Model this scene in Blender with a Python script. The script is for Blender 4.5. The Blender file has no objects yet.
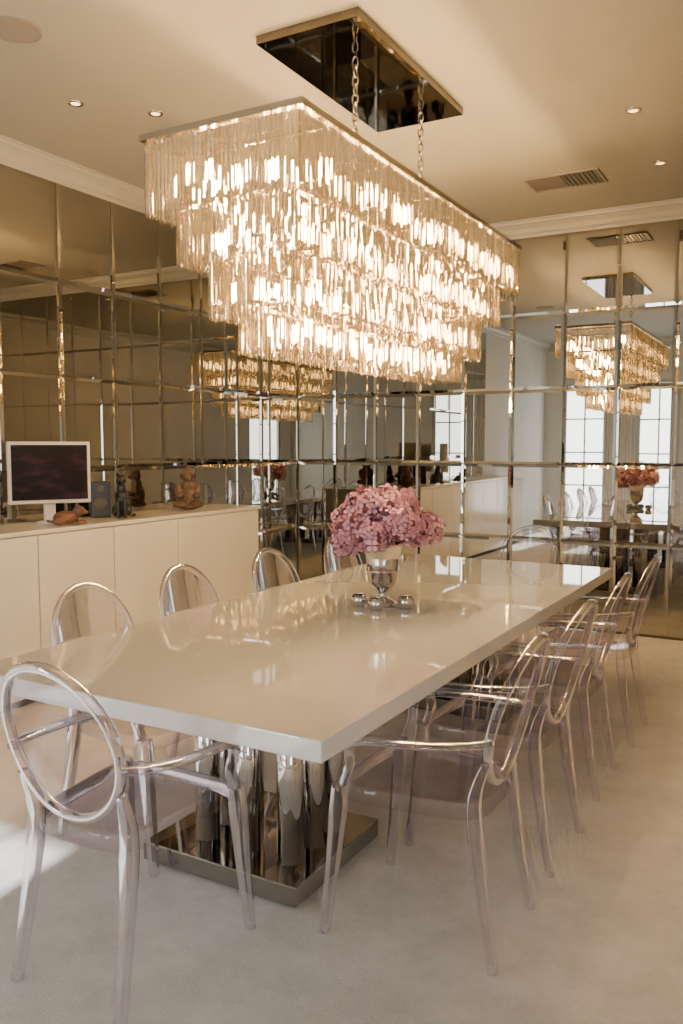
import bpy, bmesh, math, random
from mathutils import Vector, Matrix, Euler
random.seed(7)
S = bpy.context.scene
COL = S.collection

# ------------------------------------------------------------------ materials
def newmat(name):
    m = bpy.data.materials.new(name); m.use_nodes = True
    nt = m.node_tree
    return m, nt, nt.nodes, nt.links, nt.nodes.get('Principled BSDF'), nt.nodes.get('Material Output')

def pmat(name, col, rough=0.5, metal=0.0, spec=0.5, coat=0.0, noise=0.0, nscale=20, bump=0.0, bscale=200, emit=None, estr=0, coords='Object', cior=1.5):
    m, nt, N, L, P, O = newmat(name)
    P.inputs['Base Color'].default_value = (*col, 1)
    P.inputs['Roughness'].default_value = rough
    P.inputs['Metallic'].default_value = metal
    P.inputs['Specular IOR Level'].default_value = spec
    P.inputs['Coat Weight'].default_value = coat
    P.inputs['Coat Roughness'].default_value = 0.015
    P.inputs['Coat IOR'].default_value = cior
    if emit:
        P.inputs['Emission Color'].default_value = (*emit, 1)
        P.inputs['Emission Strength'].default_value = estr
    if noise or bump:
        tc = N.new('ShaderNodeTexCoord')
    if noise:
        n = N.new('ShaderNodeTexNoise'); n.inputs['Scale'].default_value = nscale; n.inputs['Detail'].default_value = 4
        L.new(tc.outputs[coords], n.inputs['Vector'])
        r = N.new('ShaderNodeMix'); r.data_type = 'RGBA'
        r.inputs[6].default_value = (*[max(0, c*(1-noise)) for c in col], 1)
        r.inputs[7].default_value = (*[min(1, c*(1+noise)) for c in col], 1)
        L.new(n.outputs['Fac'], r.inputs[0]); L.new(r.outputs[2], P.inputs['Base Color'])
    if bump:
        n2 = N.new('ShaderNodeTexNoise'); n2.inputs['Scale'].default_value = bscale; n2.inputs['Detail'].default_value = 3
        L.new(tc.outputs[coords], n2.inputs['Vector'])
        b = N.new('ShaderNodeBump'); b.inputs['Strength'].default_value = bump; b.inputs['Distance'].default_value = 0.01
        L.new(n2.outputs['Fac'], b.inputs['Height']); L.new(b.outputs['Normal'], P.inputs['Normal'])
    return m

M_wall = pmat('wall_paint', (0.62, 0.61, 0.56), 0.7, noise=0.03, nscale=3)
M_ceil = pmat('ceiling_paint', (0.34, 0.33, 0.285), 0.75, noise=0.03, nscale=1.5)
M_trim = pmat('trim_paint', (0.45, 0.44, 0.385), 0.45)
M_back = pmat('mirror_backing', (0.05, 0.045, 0.04), 0.6)
M_mirror = pmat('aged_mirror', (0.50, 0.49, 0.445), 0.010, 1.0, noise=0.05, nscale=2.5)
M_chrome = pmat('chrome', (0.72, 0.70, 0.67), 0.03, 1.0)
M_bchrome = pmat('base_chrome', (0.42, 0.40, 0.37), 0.04, 1.0)
M_dchrome = pmat('dark_chrome', (0.20, 0.18, 0.155), 0.03, 1.0)
M_nickel = pmat('polished_nickel', (0.70, 0.62, 0.48), 0.12, 1.0)
M_silver = pmat('silver', (0.60, 0.58, 0.56), 0.14, 1.0)
M_lacquer = pmat('white_lacquer', (0.72, 0.72, 0.695), 0.03, spec=0.6, coat=1.0, cior=1.9)
M_cab = pmat('cream_lacquer', (0.77, 0.755, 0.69), 0.18, spec=0.5, coat=0.2)
M_black = pmat('black_plastic', (0.012, 0.012, 0.013), 0.3)
M_whitepl = pmat('white_plastic', (0.6, 0.58, 0.56), 0.35)
M_dark = pmat('dark_grille', (0.03, 0.027, 0.025), 0.5)
M_grey = pmat('grey_grille', (0.26, 0.24, 0.21), 0.8, bump=0.5, bscale=600)
M_vent = pmat('vent_metal', (0.10, 0.085, 0.075), 0.5)
M_bronze = pmat('terracotta_carving', (0.10, 0.06, 0.04), 0.5, noise=0.5, nscale=30, bump=0.6, bscale=60)
M_tan = pmat('tan_ceramic', (0.13, 0.06, 0.03), 0.35, noise=0.4, nscale=25)
M_leaf = pmat('leaf_green', (0.08, 0.14, 0.05), 0.5, noise=0.3, nscale=40)
M_curt = pmat('curtain_linen', (0.8, 0.77, 0.72), 0.8, bump=0.2, bscale=400)

def carpet():
    m, nt, N, L, P, O = newmat('carpet')
    P.inputs['Roughness'].default_value = 0.95
    P.inputs['Specular IOR Level'].default_value = 0.1
    P.inputs['Sheen Weight'].default_value = 0.3
    tc = N.new('ShaderNodeTexCoord')
    n = N.new('ShaderNodeTexNoise'); n.inputs['Scale'].default_value = 4; n.inputs['Detail'].default_value = 10
    n.inputs['Roughness'].default_value = 0.78
    L.new(tc.outputs['Object'], n.inputs['Vector'])
    r = N.new('ShaderNodeValToRGB')
    r.color_ramp.elements[0].position = 0.38; r.color_ramp.elements[0].color = (0.54, 0.52, 0.50, 1)
    r.color_ramp.elements[1].position = 0.62; r.color_ramp.elements[1].color = (0.69, 0.67, 0.65, 1)
    L.new(n.outputs['Fac'], r.inputs['Fac']); L.new(r.outputs['Color'], P.inputs['Base Color'])
    n2 = N.new('ShaderNodeTexNoise'); n2.inputs['Scale'].default_value = 220; n2.inputs['Detail'].default_value = 4
    L.new(tc.outputs['Object'], n2.inputs['Vector'])
    b = N.new('ShaderNodeBump'); b.inputs['Strength'].default_value = 0.8; b.inputs['Distance'].default_value = 0.008
    L.new(n2.outputs['Fac'], b.inputs['Height'])
    b2 = N.new('ShaderNodeBump'); b2.inputs['Strength'].default_value = 0.25; b2.inputs['Distance'].default_value = 0.02
    n3 = N.new('ShaderNodeTexNoise'); n3.inputs['Scale'].default_value = 9; n3.inputs['Detail'].default_value = 6
    L.new(tc.outputs['Object'], n3.inputs['Vector']); L.new(n3.outputs['Fac'], b2.inputs['Height'])
    L.new(b.outputs['Normal'], b2.inputs['Normal'])
    L.new(b2.outputs['Normal'], P.inputs['Normal'])
    return m
M_carpet = carpet()

def acrylic():
    m, nt, N, L, P, O = newmat('clear_polycarbonate')
    N.remove(P)
    lw = N.new('ShaderNodeLayerWeight'); lw.inputs['Blend'].default_value = 0.35
    cr = N.new('ShaderNodeValToRGB')
    cr.color_ramp.elements[0].position = 0.0; cr.color_ramp.elements[0].color = (0.975, 0.965, 0.99, 1)
    cr.color_ramp.elements[1].position = 0.95; cr.color_ramp.elements[1].color = (0.50, 0.45, 0.56, 1)
    L.new(lw.outputs['Facing'], cr.inputs['Fac'])
    tr = N.new('ShaderNodeBsdfTransparent'); L.new(cr.outputs['Color'], tr.inputs['Color'])
    gl = N.new('ShaderNodeBsdfGlossy'); gl.inputs['Roughness'].default_value = 0.06
    gl.inputs['Color'].default_value = (0.96, 0.95, 1, 1)
    fr = N.new('ShaderNodeFresnel'); fr.inputs['IOR'].default_value = 1.58
    mx = N.new('ShaderNodeMixShader')
    mul = N.new('ShaderNodeMath'); mul.operation = 'MULTIPLY'; mul.inputs[1].default_value = 0.78
    L.new(fr.outputs['Fac'], mul.inputs[0]); L.new(mul.outputs[0], mx.inputs[0])
    L.new(tr.outputs[0], mx.inputs[1]); L.new(gl.outputs[0], mx.inputs[2])
    L.new(mx.outputs[0], O.inputs['Surface'])
    return m
M_acr = acrylic()

def crystal():
    m, nt, N, L, P, O = newmat('crystal_glass')
    N.remove(P)
    tr = N.new('ShaderNodeBsdfTransparent'); tr.inputs['Color'].default_value = (0.96, 0.925, 0.85, 1)
    g = N.new('ShaderNodeBsdfGlass'); g.inputs['IOR'].default_value = 1.52; g.inputs['Roughness'].default_value = 0.0
    g.inputs['Color'].default_value = (1.0, 0.96, 0.89, 1)
    tl = N.new('ShaderNodeBsdfTranslucent'); tl.inputs['Color'].default_value = (0.95, 0.85, 0.66, 1)
    m1 = N.new('ShaderNodeMixShader'); m1.inputs[0].default_value = 0.60
    L.new(tr.outputs[0], m1.inputs[1]); L.new(g.outputs[0], m1.inputs[2])
    m2 = N.new('ShaderNodeMixShader'); m2.inputs[0].default_value = 0.025
    L.new(m1.outputs[0], m2.inputs[1]); L.new(tl.outputs[0], m2.inputs[2])
    L.new(m2.outputs[0], O.inputs['Surface'])
    return m
M_crys = crystal()

def emis(name, col, s):
    m, nt, N, L, P, O = newmat(name)
    N.remove(P)
    e = N.new('ShaderNodeEmission'); e.inputs['Color'].default_value = (*col, 1); e.inputs['Strength'].default_value = s
    L.new(e.outputs[0], O.inputs['Surface'])
    return m
M_bulb = emis('warm_bulb', (1.0, 0.60, 0.24), 450)
M_down = emis('downlight_lamp', (1.0, 0.6, 0.3), 6)

# ------------------------------------------------------------------ helpers
def obj_from_bm(name, bm, mat, parent=None, smooth=False, loc=None):
    me = bpy.data.meshes.new(name)
    bmesh.ops.recalc_face_normals(bm, faces=bm.faces[:]) if bm.faces else None
    bm.to_mesh(me); bm.free()
    if smooth:
        for p in me.polygons: p.use_smooth = True
    mats = mat if isinstance(mat, (list, tuple)) else [mat]
    for mm in mats: me.materials.append(mm)
    o = bpy.data.objects.new(name, me); COL.objects.link(o)
    if loc: o.location = loc
    if parent: o.parent = parent
    return o

def empty(name, loc=(0, 0, 0), rotz=0):
    e = bpy.data.objects.new(name, None); COL.objects.link(e)
    e.location = loc; e.rotation_euler = (0, 0, rotz); e.empty_display_size = 0.1
    return e

def add_box(bm, x0, x1, y0, y1, z0, z1, mi=0):
    vs = [bm.verts.new(p) for p in [(x0,y0,z0),(x1,y0,z0),(x1,y1,z0),(x0,y1,z0),(x0,y0,z1),(x1,y0,z1),(x1,y1,z1),(x0,y1,z1)]]
    for q in [(0,3,2,1),(4,5,6,7),(0,1,5,4),(1,2,6,5),(2,3,7,6),(3,0,4,7)]:
        f = bm.faces.new([vs[i] for i in q]); f.material_index = mi
    return vs

def box(name, x0, x1, y0, y1, z0, z1, mat, parent=None, bevel=0):
    bm = bmesh.new(); add_box(bm, x0, x1, y0, y1, z0, z1)
    if bevel:
        bmesh.ops.bevel(bm, geom=bm.edges[:], offset=bevel, segments=3, profile=0.5, affect='EDGES')
    return obj_from_bm(name, bm, mat, parent)

def cyl(bm, c, r0, r1, z0, z1, n=24, mi=0, cap=True):
    a = [bm.verts.new((c[0]+r0*math.cos(2*math.pi*i/n), c[1]+r0*math.sin(2*math.pi*i/n), z0)) for i in range(n)]
    b = [bm.verts.new((c[0]+r1*math.cos(2*math.pi*i/n), c[1]+r1*math.sin(2*math.pi*i/n), z1)) for i in range(n)]
    for i in range(n):
        f = bm.faces.new((a[i], a[(i+1)%n], b[(i+1)%n], b[i])); f.material_index = mi; f.smooth = True
    if cap:
        bm.faces.new(a[::-1]).material_index = mi; bm.faces.new(b).material_index = mi

def lathe(bm, prof, c=(0, 0, 0), n=36, mi=0):
    rings = []
    for r, z in prof:
        rings.append([bm.verts.new((c[0]+r*math.cos(2*math.pi*i/n), c[1]+r*math.sin(2*math.pi*i/n), c[2]+z)) for i in range(n)])
    for k in range(len(rings)-1):
        for i in range(n):
            f = bm.faces.new((rings[k][i], rings[k][(i+1)%n], rings[k+1][(i+1)%n], rings[k+1][i])); f.smooth = True; f.material_index = mi

def catmull(pts, sub=6, closed=False):
    pts = [Vector(p) for p in pts]; out = []
    n = len(pts); rng = n if closed else n-1
    for i in range(rng):
        if closed: p0, p1, p2, p3 = pts[(i-1)%n], pts[i], pts[(i+1)%n], pts[(i+2)%n]
        else: p0, p1, p2, p3 = pts[max(i-1,0)], pts[i], pts[i+1], pts[min(i+2,n-1)]
        for s in range(sub):
            t = s/sub
            out.append(0.5*((2*p1)+(-p0+p2)*t+(2*p0-5*p1+4*p2-p3)*t*t+(-p0+3*p1-3*p2+p3)*t**3))
    if not closed: out.append(pts[-1])
    return out

def sweep(bm, pts, sizes, ref=(0, 0, 1), closed=False, n=12, e=0.6, mi=0):
    ref = Vector(ref); N = len(pts); rings = []
    for i, p in enumerate(pts):
        if closed: t = (pts[(i+1)%N]-pts[i-1]).normalized()
        else: t = (pts[min(i+1,N-1)]-pts[max(i-1,0)]).normalized()
        s = t.cross(ref).normalized(); u = s.cross(t).normalized()
        f = i/(N-1)*(len(sizes)-1) if not closed else 0
        k = min(int(f), len(sizes)-2) if len(sizes) > 1 else 0
        if len(sizes) > 1:
            w = f-k; a = sizes[k][0]*(1-w)+sizes[k+1][0]*w; b = sizes[k][1]*(1-w)+sizes[k+1][1]*w
        else: a, b = sizes[0]
        ring = []
        for j in range(n):
            th = 2*math.pi*(j+0.5)/n
            c, q = math.cos(th), math.sin(th)
            cx = math.copysign(abs(c)**e, c); cy = math.copysign(abs(q)**e, q)
            ring.append(bm.verts.new(p+s*a*cx+u*b*cy))
        rings.append(ring)
    R = N if closed else N-1
    for i in range(R):
        A, B = rings[i], rings[(i+1)%N]
        for j in range(n):
            f = bm.faces.new((A[j], A[(j+1)%n], B[(j+1)%n], B[j])); f.smooth = True; f.material_index = mi
    if not closed:
        bm.faces.new(rings[0][::-1]).material_index = mi; bm.faces.new(rings[-1]).material_index = mi

def uvs(bm, c, r, sx=1, sy=1, sz=1, seg=16, rot=None, mi=0):
    m = Matrix.Translation(Vector(c))
    if rot: m = m @ Euler(rot).to_matrix().to_4x4()
    m = m @ Matrix.Diagonal((r*sx, r*sy, r*sz, 1))
    res = bmesh.ops.create_uvsphere(bm, u_segments=seg, v_segments=max(6, seg//2+2), radius=1, matrix=m)
    for v in res['verts']:
        for f in v.link_faces: f.smooth = True; f.material_index = mi

# ------------------------------------------------------------------ room
XL, XR, YN, YB, ZC = -4.29, 1.3, -1.8, 6.78, 3.30
box('floor', XL-0.1, XR+0.1, YN-0.1, YB+0.1, -0.1, 0, M_carpet)
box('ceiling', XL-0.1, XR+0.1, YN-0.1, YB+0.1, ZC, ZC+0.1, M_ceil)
MY0 = 1.50
bm = bmesh.new(); add_box(bm, XL-0.1, XL, MY0, YB, 0, ZC, 1); add_box(bm, XL-0.1, XL, YN, MY0, 0, ZC, 0)
obj_from_bm('wall_left', bm, [M_wall, M_back])
box('wall_back', XL-0.1, XR+0.1, YB, YB+0.1, 0, ZC, M_back)
rw = (-1.4, -0.2)  # opening added in the right wall to let in extra daylight
bm = bmesh.new(); add_box(bm, XR, XR+0.1, YN, rw[0], 0, ZC); add_box(bm, XR, XR+0.1, rw[1], YB, 0, ZC)
add_box(bm, XR, XR+0.1, rw[0], rw[1], 2.5, ZC); add_box(bm, XR, XR+0.1, rw[0], rw[1], 0, 0.4)
obj_from_bm('wall_right', bm, M_wall)
opens = [(-4.0, -3.22), (-2.72, -1.98)]
bm = bmesh.new(); x = XL-0.1
for a, b in opens:
    add_box(bm, x, a, YN-0.1, YN, 0, ZC); add_box(bm, a, b, YN-0.1, YN, 2.6, ZC); x = b
add_box(bm, x, XR+0.1, YN-0.1, YN, 0, ZC)
obj_from_bm('wall_front', bm, M_wall)
def portal(loc, rot, sx, sy, i):
    ld = bpy.data.lights.new('window_portal', 'AREA'); ld.shape = 'RECTANGLE'; ld.size = sx; ld.size_y = sy
    ld.cycles.is_portal = True
    lo = bpy.data.objects.new('sky_portal_%d' % i, ld); COL.objects.link(lo)
    lo.location = loc; lo.rotation_euler = rot
for i, (a, b) in enumerate(opens):
    bm = bmesh.new()
    y0, y1 = YN-0.07, YN-0.02
    add_box(bm, a, a+0.06, y0, y1, 0, 2.6); add_box(bm, b-0.06, b, y0, y1, 0, 2.6)
    add_box(bm, a+0.06, b-0.06, y0, y1, 2.54, 2.6); add_box(bm, a+0.06, b-0.06, y0, y1, 0, 0.18)
    mx = (a+b)/2
    add_box(bm, mx-0.012, mx+0.012, y0+0.01, y1-0.01, 0.18, 2.54)
    for z in (0.75, 1.35, 1.95):
        add_box(bm, a+0.06, b-0.06, y0+0.01, y1-0.01, z-0.012, z+0.012)
    obj_from_bm('window_%d' % (i+1), bm, M_trim)
    portal(((a+b)/2, YN-0.12, 1.3), (math.radians(90), 0, 0), b-a, 2.6, i+1)
bm = bmesh.new(); xa, xb = XR+0.02, XR+0.07; ya, yb = rw
add_box(bm, xa, xb, ya, ya+0.06, 0.4, 2.5); add_box(bm, xa, xb, yb-0.06, yb, 0.4, 2.5)
add_box(bm, xa, xb, ya+0.06, yb-0.06, 2.44, 2.5); add_box(bm, xa, xb, ya+0.06, yb-0.06, 0.4, 0.46)
add_box(bm, xa, xb, (ya+yb)/2-0.03, (ya+yb)/2+0.03, 0.46, 2.44)
obj_from_bm('window_3', bm, M_trim)  # unseen window, added to bring cool daylight onto the foreground carpet
portal((XR+0.12, (ya+yb)/2, 1.45), (0, math.radians(90), 0), 2.1, yb-ya, 3)
def curtain(name, x0, x1):
    bm = bmesh.new(); n = 60; cols = []
    for i in range(n+1):
        x = x0+(x1-x0)*i/n; y = YN+0.09+0.03*math.sin(i*0.95)
        cols.append((bm.verts.new((x, y, 0.01)), bm.verts.new((x, y*1.0, 2.78))))
    for i in range(n):
        f = bm.faces.new((cols[i][0], cols[i+1][0], cols[i+1][1], cols[i][1])); f.smooth = True
    obj_from_bm(name, bm, M_curt)
curtain('curtain', -3.24, -2.74)

def moulding(name, p0, p1, inward, mat=M_trim):
    prof = [(0, -0.125), (0.012, -0.125), (0.016, -0.105), (0.03, -0.095), (0.045, -0.06), (0.075, -0.035), (0.09, -0.03), (0.095, -0.012), (0.11, -0.01), (0.11, 0)]
    bm = bmesh.new(); A = []; B = []
    for d, z in prof:
        A.append(bm.verts.new(Vector((p0[0], p0[1], ZC+z))+Vector(inward)*d)); B.append(bm.verts.new(Vector((p1[0], p1[1], ZC+z))+Vector(inward)*d))
    for i in range(len(prof)-1): bm.faces.new((A[i], A[i+1], B[i+1], B[i]))
    obj_from_bm(name, bm, mat)
moulding('trim_1', (XL, YN), (XL, YB), (1, 0, 0))
moulding('trim_2', (XL, YB), (XR, YB), (0, -1, 0))
moulding('trim_3', (XR, YN), (XR, YB), (-1, 0, 0))
moulding('trim_4', (XL, YN), (XR, YN), (0, 1, 0))
box('baseboard_right', XR-0.02, XR, YN, YB, 0, 0.14, M_trim)

ZS = [0.02, 0.72, 1.34, 1.95, 2.55, 3.18]
def mirror_wall(name, us, axis):
    bm = bmesh.new(); bw = 0.022
    for i in range(len(us)-1):
        for k in range(len(ZS)-1):
            u0, u1, z0, z1 = us[i]+0.0015, us[i+1]-0.0015, ZS[k]+0.0015, ZS[k+1]-0.0015
            ta, tb = random.uniform(-1, 1)*0.0022, random.uniform(-1, 1)*0.0022
            def P(u, z, d):
                d2 = d+0.002 + ta*(u-(u0+u1)/2) + tb*(z-(z0+z1)/2)
                return (XL+d2, u, z) if axis == 'Y' else (u, YB-d2, z)
            o = [bm.verts.new(P(u, z, 0.001)) for u, z in ((u0,z0),(u1,z0),(u1,z1),(u0,z1))]
            q = [bm.verts.new(P(u, z, 0.0055)) for u, z in ((u0+bw,z0+bw),(u1-bw,z0+bw),(u1-bw,z1-bw),(u0+bw,z1-bw))]
            bm.faces.new(q)
            for j in range(4): bm.faces.new((o[j], o[(j+1)%4], q[(j+1)%4], q[j]))
    return obj_from_bm(name, bm, M_mirror)
us = []; u = YB-0.003
while u > MY0-0.02: us.append(u); u -= 0.48
mirror_wall('mirror_panelling_left', us[::-1], 'Y')
us = []; u = XL+0.003
while u < XR: us.append(u); u += 0.4215
mirror_wall('mirror_panelling_back', us, 'X')

# ------------------------------------------------------------------ dining table
TX, TY = -1.742, 3.505
t = empty('dining_table', (TX, TY, 0), math.radians(-0.4))
box('table_top', -0.70, 0.70, -1.725, 1.725, 0.69, 0.75, M_lacquer, t, 0.004)
box('under_frame', -0.45, 0.45, -1.35, 1.35, 0.665, 0.69, M_lacquer, t)
for k, yc in enumerate((-1.04, 1.04)):
    box('base_plate_%d' % (k+1), -0.29, 0.365, yc-0.29, yc+0.29, 0.012, 0.080, M_bchrome, t, 0.004)
    box('plinth_%d' % (k+1), -0.27, 0.345, yc-0.27, yc+0.27, 0.0, 0.012, M_black, t)
    bm = bmesh.new()
    for xx in (-0.115, 0.065, 0.245):
        for yy in (-0.14, 0.0, 0.14):
            if xx == 0.065 and yy == 0: continue
            cyl(bm, (xx, yc+yy), 0.046, 0.046, 0.080, 0.665, 32)
    obj_from_bm('pedestal_columns_%d' % (k+1), bm, M_chrome, t)

# ------------------------------------------------------------------ clear dining chair
def chair_mesh():
    bm = bmesh.new()
    def oval(s, a, rr=1.0, dish=0.0):
        z = 0.718+0.220*rr*math.sin(a); x = 0.198*rr*math.cos(a)
        f = (z-0.5)/0.44
        y = -0.195-0.115*f - 0.022*(1-(x/0.2)**2) - dish*(1-rr*rr)
        return Vector((x, y, z))
    nn = 56
    pts = [oval(0, 2*math.pi*i/nn) for i in range(nn)]
    sweep(bm, pts, [(0.013, 0.015)], ref=(0, 0.968, 0.25), closed=True, n=14, e=0.7)
    rings = []
    for k in (0.95, 0.8, 0.6, 0.4, 0.2):
        rings.append([bm.verts.new(oval(0, 2*math.pi*i/nn, k, 0.02)) for i in range(nn)])
    c = bm.verts.new(oval(0, 0, 0, 0.02))
    for k in range(4):
        for i in range(nn):
            bm.faces.new((rings[k][i], rings[k][(i+1)%nn], rings[k+1][(i+1)%nn], rings[k+1][i])).smooth = True
    for i in range(nn): bm.faces.new((rings[4][i], rings[4][(i+1)%nn], c)).smooth = True
    for s in (-1, 1):
        p = catmull([(s*0.192, -0.262, 0.0), (s*0.183, -0.225, 0.20), (s*0.174, -0.197, 0.40), (s*0.172, -0.195, 0.50), (s*0.180, -0.228, 0.60)], 6)
        sweep(bm, p, [(0.014, 0.014), (0.018, 0.018), (0.022, 0.022), (0.020, 0.020), (0.012, 0.012)], ref=(0, 1, 0), n=12, e=0.45)
        p = catmull([(s*0.240, 0.262, 0.0), (s*0.232, 0.240, 0.20), (s*0.228, 0.222, 0.38), (s*0.226, 0.214, 0.475)], 6)
        sweep(bm, p, [(0.014, 0.014), (0.019, 0.019), (0.025, 0.025), (0.023, 0.023)], ref=(0, 1, 0), n=12, e=0.45)
        p = catmull([(s*0.194, -0.248, 0.672), (s*0.228, -0.20, 0.666), (s*0.255, -0.10, 0.656), (s*0.267, 0.02, 0.648), (s*0.266, 0.11, 0.640),
                     (s*0.258, 0.165, 0.618), (s*0.244, 0.178, 0.585), (s*0.232, 0.178, 0.54), (s*0.226, 0.200, 0.475)], 6)
        sweep(bm, p, [(0.016, 0.011), (0.018, 0.011), (0.021, 0.011), (0.018, 0.012), (0.016, 0.014), (0.018, 0.016)], ref=(0, 0.25, 1), n=12, e=0.6)
    def outl(k):
        out = []; m = 64
        for i in range(m):
            a = 2*math.pi*i/m
            cx = math.copysign(abs(math.cos(a))**0.38, math.cos(a)); cy = math.copysign(abs(math.sin(a))**0.38, math.sin(a))
            y = 0.01+0.222*cy*k; f = (y+0.21)/0.44
            out.append((cx*k*(0.188+0.050*f), y+0.012*(1-cx*cx)*cy))
        return out
    m = 64
    def ring(k, z): return [bm.verts.new((x, y, z)) for x, y in outl(k)]
    R = [ring(0.985, 0.425), ring(1.0, 0.430), ring(1.0, 0.468), ring(0.985, 0.474), ring(0.93, 0.472), ring(0.7, 0.462), ring(0.35, 0.457)]
    for k in range(len(R)-1):
        for i in range(m): bm.faces.new((R[k][i], R[k][(i+1)%m], R[k+1][(i+1)%m], R[k+1][i])).smooth = True
    cc = bm.verts.new((0, 0.01, 0.456))
    for i in range(m): bm.faces.new((R[-1][i], R[-1][(i+1)%m], cc)).smooth = True
    me = bpy.data.meshes.new('clear_chair'); bm.to_mesh(me); bm.free(); me.materials.append(M_acr)
    return me
CH = chair_mesh()
def chair(x, y, ang):
    o = bpy.data.objects.new('dining_chair', CH); COL.objects.link(o)
    o.location = (x, y, 0); o.rotation_euler = (0, 0, math.radians(ang))
chair(-1.70, 1.765, 1)
chair(-1.64, 5.25, 180)
for y, da in ((2.37, 1), (3.00, -2), (3.70, 1), (4.43, 0)):
    chair(-0.99+random.uniform(-.01, .01), y, 90+da)
for y, da in ((2.37, -1), (2.98, 2), (3.68, 0), (4.42, -1)):
    chair(-2.20, y, -90+da)

# ------------------------------------------------------------------ chandelier
CX, CY = -1.94, 3.77
ch = empty('chandelier', (CX, CY, 0))
tiers = [(0.355, 1.235, 2.67, 2.385), (0.27, 1.15, 2.43, 2.20), (0.185, 1.065, 2.25, 2.00), (0.10, 0.98, 2.06, 1.865)]
bm = bmesh.new()
def prism(bm, x, y, zt, zb, ang, r=0.0086):
    prof = [(0.3, zt), (0.8, zt-0.010), (1.0, zt-0.016), (1.0, zb+0.020), (0.6, zb+0.006), (0.1, zb)]
    rings = []
    for k, z in prof:
        rings.append([bm.verts.new((x+r*k*math.cos(ang+2*math.pi*i/3), y+r*k*math.sin(ang+2*math.pi*i/3), z)) for i in range(3)])
    for a in range(len(rings)-1):
        for i in range(3): bm.faces.new((rings[a][i], rings[a][(i+1)%3], rings[a+1][(i+1)%3], rings[a+1][i]))
fr = bmesh.new()
for hi, (hx, hy, zt, zb) in enumerate(tiers):
    sp = 0.0205
    pos = []
    nx = round(2*hx/sp); ny = round(2*hy/sp)
    for i in range(nx):
        x = -hx+2*hx*i/nx; pos += [(x, -hy, -math.pi/2), (-x, hy, math.pi/2)]
    for i in range(ny):
        y = -hy+2*hy*i/ny; pos += [(hx, y, 0), (-hx, -y, math.pi)]
    for (x, y, a) in pos:
        prism(bm, x, y, zt+random.uniform(-.003, .003), zb+random.uniform(-.008, .005), a+random.uniform(-.4, .4))
    w = 0.008
    z1 = zt+0.018; z0 = zt+0.002
    if hi == 0: z0, z1, w = zt, zt+0.024, 0.016
    add_box(fr, -hx-w, hx+w, -hy-w, -hy+w, z0, z1); add_box(fr, -hx-w, hx+w, hy-w, hy+w, z0, z1)
    add_box(fr, -hx-w, -hx+w, -hy+w, hy-w, z0, z1); add_box(fr, hx-w, hx+w, -hy+w, hy-w, z0, z1)
for y in (-1.0, -0.5, 0, 0.5, 1.0):
    add_box(fr, -0.345, 0.345, y-0.008, y+0.008, 2.675, 2.69)
for x in (-0.09, 0.09):
    for y in (-0.95, -0.3, 0.3, 0.95):
        cyl(fr, (x, y), 0.005, 0.005, 2.06, 2.68, 8)
obj_from_bm('crystal_prisms', bm, M_crys, ch)
obj_from_bm('frame', fr, M_nickel, ch)
bm = bmesh.new(); bs = bmesh.new()
def bulb(x, y, z):
    x += random.uniform(-.02, .02); y += random.uniform(-.02, .02); z += random.uniform(-.04, .025)
    cyl(bm, (x, y), 0.004, 0.004, z-0.036, z+0.036, 6)
    cyl(bs, (x, y), 0.006, 0.006, z+0.0365, z+0.05, 8)
def row(x, hy, n, z):
    for i in range(n): bulb(x, -hy+2*hy*i/(n-1), z)
row(-0.28, 1.14, 30, 2.53); row(0.28, 1.14, 30, 2.53)
for x in (-0.21, -0.14, -0.07, 0, 0.07, 0.14, 0.21):
    bulb(x, -1.16, 2.53); bulb(x, 1.16, 2.53)
row(-0.19, 1.05, 26, 2.32); row(0.19, 1.05, 26, 2.32)
for x in (-0.12, -0.04, 0.04, 0.12):
    bulb(x, -1.08, 2.32); bulb(x, 1.08, 2.32)
row(-0.11, 0.97, 24, 2.13); row(0.11, 0.97, 24, 2.13); bulb(0, -1.0, 2.13); bulb(0, 1.0, 2.13)
row(-0.03, 0.9, 19, 1.975); row(0.04, 0.88, 18, 1.975)
obj_from_bm('bulbs', bm, M_bulb, ch)
obj_from_bm('bulb_sockets', bs, M_nickel, ch)
bm = bmesh.new()
add_box(bm, -2.205+1.94, -1.695+1.94, 3.16-CY, 4.35-CY, 3.262, 3.299)
obj_from_bm('ceiling_canopy', bm, M_dchrome, ch)
bm = bmesh.new()
for yy in (3.46, 4.19):
    xx = -1.87-CX; z = 2.69; k = 0
    while z < 3.245:
        pts = []
        for i in range(14):
            a = 2*math.pi*i/14; u = 0.014*math.cos(a); v = 0.026*math.sin(a)
            pts.append(Vector((xx+(u if k % 2 else 0), yy-CY+(0 if k % 2 else u), z+0.02+v)))
        sweep(bm, pts, [(0.0042, 0.0042)], ref=(0, 1, 0) if k % 2 else (1, 0, 0), closed=True, n=6, e=1)
        z += 0.040; k += 1
obj_from_bm('chains', bm, M_nickel, ch)

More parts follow.
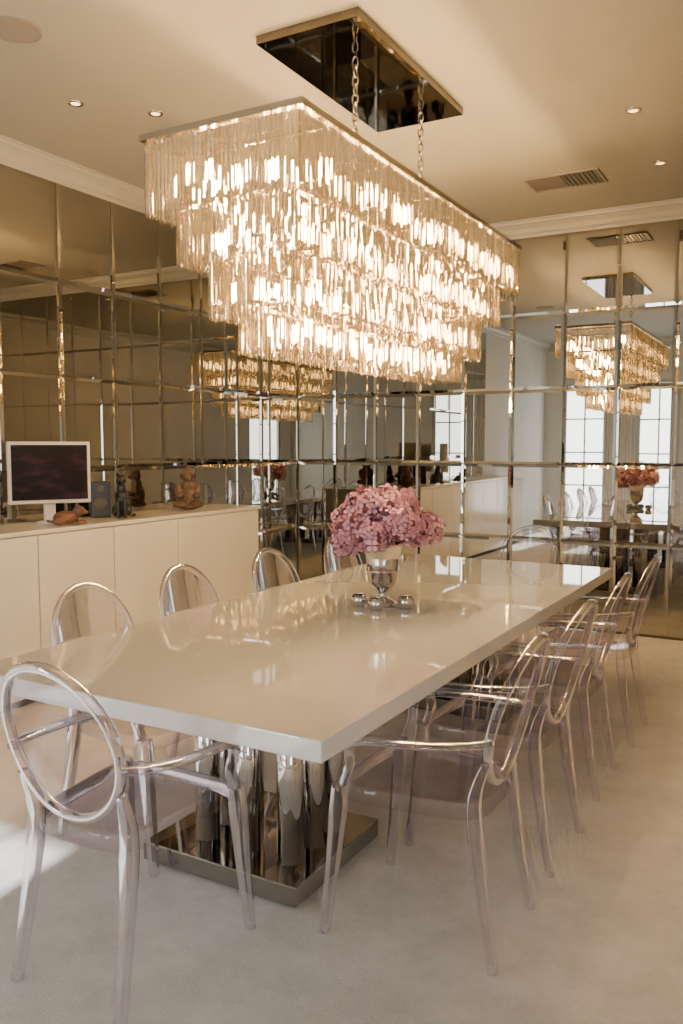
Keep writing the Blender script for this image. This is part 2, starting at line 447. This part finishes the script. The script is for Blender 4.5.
# ------------------------------------------------------------------ ceiling fixtures
for (x, y) in ((-3.456, 3.29), (-3.18, 3.60), (-0.906, 4.83), (-0.912, 5.79), (-3.4, 0.8), (-0.3, 1.6)):
    e = empty('recessed_downlight', (x, y, ZC))
    bm = bmesh.new(); lathe(bm, [(0.042, -0.001), (0.042, -0.006), (0.030, -0.008), (0.026, -0.002)], n=28)
    obj_from_bm('bezel', bm, M_nickel, e, True)
    bm = bmesh.new(); cyl(bm, (0, 0), 0.024, 0.024, -0.004, -0.001, 20)
    obj_from_bm('lamp', bm, M_down, e)
e = empty('ceiling_speaker', (-3.09, 2.60, ZC))
bm = bmesh.new(); lathe(bm, [(0.115, 0), (0.115, -0.006), (0.105, -0.010), (0.102, -0.007)]); obj_from_bm('rim', bm, M_grey, e)
bm = bmesh.new(); cyl(bm, (0, 0), 0.103, 0.103, -0.007, -0.002, 36); obj_from_bm('grille', bm, M_grey, e)
e = empty('air_vent', (-1.53, 5.84, ZC))
bm = bmesh.new()
for (a, b, c, d) in ((-.25,.25,-.16,-.145), (-.25,.25,.145,.16), (-.25,-.235,-.145,.145), (.235,.25,-.145,.145)):
    add_box(bm, a, b, c, d, -0.012, 0)
obj_from_bm('vent_frame', bm, M_grey, e)
bm = bmesh.new(); add_box(bm, -.235, .235, -.145, .145, -0.004, -0.001); obj_from_bm('vent_back', bm, M_dark, e)
bm = bmesh.new()
for i in range(9):
    y = -0.12+0.03*i
    add_box(bm, -.235, -.01, y-0.003, y+0.003, -0.012, -0.004)
for i in range(7):
    x = 0.02+0.03*i
    add_box(bm, x-0.003, x+0.003, -.145, .145, -0.012, -0.004)
obj_from_bm('louvres', bm, M_vent, e)

# ------------------------------------------------------------------ sideboard
sb = empty('sideboard', (0, 0, 0))
ZT = 1.015
box('carcass', -4.275, -3.87, 0.9, 5.50, 0.05, ZT-0.025, M_cab, sb)
box('plinth', -4.275, -3.90, 0.92, 5.48, 0.0, 0.05, M_back, sb)
box('top', -4.28, -3.84, 0.88, 5.52, ZT-0.025, ZT, M_cab, sb, 0.003)
ys = [0.9, 1.5, 2.1, 2.7, 3.3, 3.9, 4.52, 5.50]
for i in range(len(ys)-1):
    box('door_panel_%d' % (i+1), -3.87, -3.850, ys[i]+0.004, ys[i+1]-0.004, 0.06, ZT-0.033, M_cab, sb, 0.002)

# ------------------------------------------------------------------ monitor
def screenmat():
    m, nt, N, L, P, O = newmat('monitor_screen')
    P.inputs['Roughness'].default_value = 0.35; P.inputs['Base Color'].default_value = (0.006, 0.005, 0.006, 1)
    P.inputs['Specular IOR Level'].default_value = 0.15
    tc = N.new('ShaderNodeTexCoord'); n = N.new('ShaderNodeTexNoise'); n.inputs['Scale'].default_value = 5
    mp = N.new('ShaderNodeMapping'); mp.inputs['Scale'].default_value = (1, 1, 3)
    L.new(tc.outputs['Object'], mp.inputs['Vector']); L.new(mp.outputs[0], n.inputs['Vector'])
    r = N.new('ShaderNodeValToRGB'); r.color_ramp.elements[0].position = 0.5; r.color_ramp.elements[0].color = (0.003, 0.002, 0.005, 1)
    r.color_ramp.elements[1].position = 0.75; r.color_ramp.elements[1].color = (0.10, 0.03, 0.05, 1)
    L.new(n.outputs['Fac'], r.inputs['Fac']); L.new(r.outputs[0], P.inputs['Emission Color']); P.inputs['Emission Strength'].default_value = 0.5
    return m
mo = empty('computer_monitor', (-4.08, 3.60, ZT+0.001), math.radians(60))
box('bezel', -0.245, 0.245, -0.015, 0.025, 0.125, 0.505, M_whitepl, mo, 0.008)
box('screen', -0.225, 0.225, -0.018, -0.014, 0.148, 0.485, screenmat(), mo)
box('neck', -0.035, 0.035, 0.02, 0.05, 0.015, 0.25, M_whitepl, mo, 0.006)
bm = bmesh.new(); lathe(bm, [(0.0, 0.022), (0.04, 0.022), (0.085, 0.012), (0.095, 0.0), (0, 0)], (0, 0.02, 0)); obj_from_bm('stand', bm, M_whitepl, mo)

def remeshed(name, bm, mat, loc, rz, vox=0.006):
    o = obj_from_bm(name, bm, mat, None, True, loc); o.rotation_euler = (0, 0, rz)
    md = o.modifiers.new('r', 'REMESH'); md.mode = 'VOXEL'; md.voxel_size = vox; md.use_smooth_shade = True
    sm = o.modifiers.new('s', 'SMOOTH'); sm.iterations = 3
    return o
bm = bmesh.new()
uvs(bm, (0, 0.03, 0.06), 0.058, 1, 1.15, 1.05); uvs(bm, (0, 0.0, 0.13), 0.045, 0.95, 0.9, 1.6); uvs(bm, (0, -0.015, 0.195), 0.03, 1, 1, 1.4)
uvs(bm, (0, -0.03, 0.25), 0.036, 1, 1.05, 0.95); uvs(bm, (0, -0.062, 0.24), 0.016, 1, 1.1, 0.8)
for s in (-1, 1):
    uvs(bm, (s*0.022, -0.045, 0.07), 0.014, 1, 1, 5); uvs(bm, (s*0.022, -0.06, 0.012), 0.016, 1, 1.4, 0.8)
    uvs(bm, (s*0.022, -0.022, 0.285), 0.013, 0.8, 0.5, 2); uvs(bm, (s*0.045, 0.02, 0.045), 0.035, 0.7, 1.2, 1.1)
for i in range(10):
    a = i/9*2.4; uvs(bm, (0.075*math.sin(a), 0.09-0.03*a*0.6, 0.014), 0.013)
remeshed('cat_statuette', bm, M_black, (-3.97, 4.10, ZT+0.004), math.radians(40))
bm = bmesh.new()
uvs(bm, (0, 0, 0.026), 0.085, 1, 0.8, 0.3); uvs(bm, (0, 0, 0.10), 0.075, 1.05, 0.8, 1.1); uvs(bm, (0, -0.005, 0.18), 0.055, 1.15, 0.8, 0.9)
uvs(bm, (0, -0.012, 0.245), 0.045, 1, 0.95, 1.05); uvs(bm, (0, -0.055, 0.235), 0.017); uvs(bm, (0, 0, 0.293), 0.026, 1, 1, 0.9); uvs(bm, (0, 0, 0.318), 0.013)
for s in (-1, 1):
    uvs(bm, (s*0.05, 0, 0.25), 0.017, 0.6, 0.6, 1.4); uvs(bm, (s*0.075, -0.01, 0.15), 0.025, 0.9, 0.9, 1.9)
    uvs(bm, (s*0.06, -0.05, 0.105), 0.022, 1.2, 1.4, 0.9); uvs(bm, (s*0.06, -0.05, 0.045), 0.035, 1.5, 1, 0.8)
remeshed('carved_figurine', bm, M_bronze, (-4.03, 4.85, ZT+0.004), math.radians(40))
bm = bmesh.new()
uvs(bm, (0, 0, 0.045), 0.045, 1.7, 0.9, 0.95); uvs(bm, (0.075, -0.01, 0.085), 0.034, 1.1, 0.95, 0.95); uvs(bm, (0.11, -0.015, 0.075), 0.016, 1.3, 1, 0.8)
for s in (-1, 1):
    uvs(bm, (0.065, s*0.026-0.01, 0.118), 0.012, 0.9, 0.7, 1.3); uvs(bm, (0.085, s*0.03, 0.014), 0.014, 2.2, 0.9, 0.9); uvs(bm, (-0.04, s*0.04, 0.025), 0.026, 1.4, 0.7, 0.9)
for i in range(8):
    uvs(bm, (-0.075-0.004*i, 0.01*i, 0.02), 0.010)
remeshed('dog_figurine', bm, M_tan, (-3.905, 3.56, ZT+0.004), math.radians(50), 0.005)
sp = empty('loudspeaker', (-4.19, 4.12, ZT+0.001), math.radians(50))
box('cabinet', -0.065, 0.065, -0.06, 0.06, 0, 0.24, M_black, sp, 0.006)
for z, r in ((0.09, 0.045), (0.19, 0.025)):
    bm = bmesh.new(); lathe(bm, [(r, 0), (r, 0.004), (r*0.9, 0.006), (r*0.3, 0.0), (0.0, 0.003)], n=24)
    o = obj_from_bm('driver', bm, M_vent, sp); o.location = (0, -0.060, z); o.rotation_euler = (math.radians(90), 0, 0)

# ------------------------------------------------------------------ flower vase
VX, VY = -1.729, 3.475
v = empty('flower_vase', (VX, VY, 0.75))
bm = bmesh.new()
lathe(bm, [(0.0, 0.0), (0.066, 0.0), (0.068, 0.012), (0.050, 0.022), (0.024, 0.038), (0.018, 0.055), (0.024, 0.072), (0.050, 0.088), (0.068, 0.118),
           (0.075, 0.160), (0.079, 0.162), (0.079, 0.170), (0.075, 0.172), (0.080, 0.23), (0.092, 0.285), (0.100, 0.300), (0.095, 0.298), (0.078, 0.24), (0.0, 0.23)], n=48)
obj_from_bm('vase', bm, M_silver, v)
def petalmat():
    m, nt, N, L, P, O = newmat('hydrangea_petals')
    a = N.new('ShaderNodeVertexColor'); a.layer_name = 'Col'
    L.new(a.outputs['Color'], P.inputs['Base Color']); P.inputs['Roughness'].default_value = 0.7
    P.inputs['Specular IOR Level'].default_value = 0.2
    return m
bm = bmesh.new(); cl = bm.loops.layers.float_color.new('Col')
heads = []
for i in range(8):
    a = 2*math.pi*i/8+0.2; heads.append((0.165*math.cos(a), 0.165*math.sin(a), 0.370+0.030*math.sin(3*i), random.uniform(.070, .090)))
for i in range(5):
    a = 2*math.pi*i/5+0.5; heads.append((0.095*math.cos(a), 0.095*math.sin(a), 0.450+0.020*math.cos(2*i), random.uniform(.070, .086)))
heads.append((0, 0, 0.475, 0.08)); heads.append((-0.14, -0.10, 0.31, 0.065)); heads.append((-0.19, 0.02, 0.32, 0.07)); heads.append((0.18, 0.10, 0.36, 0.07))
for (hx, hy, hz, hr) in heads:
    n = 62; tone = random.random()
    for i in range(n):
        z = 1-2*(i+0.5)/n; a = i*2.399963; r = math.sqrt(1-z*z)
        d = Vector((r*math.cos(a), r*math.sin(a), z)); d = (d+Vector([random.uniform(-.2, .2) for _ in range(3)])).normalized()
        c = Vector((hx, hy, hz))+d*hr*random.uniform(0.82, 1.15)
        d2 = (d+Vector([random.uniform(-.45, .45) for _ in range(3)])).normalized()
        q = d2.to_track_quat('Z', 'Y').to_matrix(); sp0 = random.uniform(0, math.pi)
        R = random.uniform(0.020, 0.030); sh = random.random()
        base = Vector((0.40, 0.15, 0.26)).lerp(Vector((0.74, 0.48, 0.55)), sh*0.6+tone*0.4)
        for k in range(4):
            b = sp0+k*math.pi/2
            def W(rr, th, h): return c+q @ Vector((rr*math.cos(b+th), rr*math.sin(b+th), h))
            h = random.uniform(-0.004, 0.010)
            vv = [bm.verts.new(W(0.001, 0, 0)), bm.verts.new(W(R*0.72, -0.62, h*0.6)), bm.verts.new(W(R*1.05, -0.25, h)),
                  bm.verts.new(W(R*1.05, 0.25, h)), bm.verts.new(W(R*0.72, 0.62, h*0.6+0.003))]
            f = bm.faces.new(vv)
            for j, lp in enumerate(f.loops):
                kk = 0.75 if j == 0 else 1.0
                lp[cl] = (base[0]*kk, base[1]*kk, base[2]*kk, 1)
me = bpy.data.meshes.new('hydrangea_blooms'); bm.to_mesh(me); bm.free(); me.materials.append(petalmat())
o = bpy.data.objects.new('hydrangea_blooms', me); COL.objects.link(o); o.parent = v
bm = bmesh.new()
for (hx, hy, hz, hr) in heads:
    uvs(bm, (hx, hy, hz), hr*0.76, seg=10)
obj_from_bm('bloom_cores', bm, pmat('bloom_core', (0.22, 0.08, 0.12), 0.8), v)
bm = bmesh.new()
for (hx, hy, hz, hr) in heads:
    p = catmull([(0.02*hx/0.1, 0.02*hy/0.1, 0.235), (hx*0.45, hy*0.45, 0.31), (hx, hy, hz)], 4)
    sweep(bm, p, [(0.003, 0.003)], ref=(0.3, 0.5, 0.1), n=6, e=1)
obj_from_bm('stems', bm, M_leaf, v)
for (dx, dy) in ((-0.085, -0.07), (0.03, -0.118), (0.13, -0.02)):
    vc = empty('votive_cup', (VX+dx, VY+dy, 0.75))
    bm = bmesh.new()
    lathe(bm, [(0, 0), (0.022, 0), (0.036, 0.014), (0.041, 0.030), (0.036, 0.048), (0.028, 0.056), (0.026, 0.055), (0.033, 0.045), (0.036, 0.03), (0.03, 0.015), (0, 0.01)], n=28)
    obj_from_bm('cup', bm, M_silver, vc)

# ------------------------------------------------------------------ light
w = bpy.data.worlds.new('sky'); S.world = w; w.use_nodes = True
bg = w.node_tree.nodes['Background']; bg.inputs['Color'].default_value = (0.96, 0.98, 1.0, 1); bg.inputs['Strength'].default_value = 9
sd = bpy.data.lights.new('sun', 'SUN'); sd.energy = 16; sd.angle = math.radians(1.0); sd.color = (1, 0.97, 0.92)
so = bpy.data.objects.new('sun', sd); COL.objects.link(so)
dv = Vector((-0.075, 1.0, -0.64)); so.rotation_euler = dv.to_track_quat('-Z', 'Y').to_euler(); so.location = (-3, -6, 6)

# ------------------------------------------------------------------ camera
cd = bpy.data.cameras.new('camera'); cd.sensor_fit = 'VERTICAL'; cd.sensor_height = 36; cd.lens = 834/1024*36
cam = bpy.data.objects.new('camera', cd); COL.objects.link(cam)
cam.location = (0, 0, 1.5); cam.rotation_euler = (math.radians(90-4.59), 0, math.radians(29.3)); cd.clip_start = 0.05
S.camera = cam
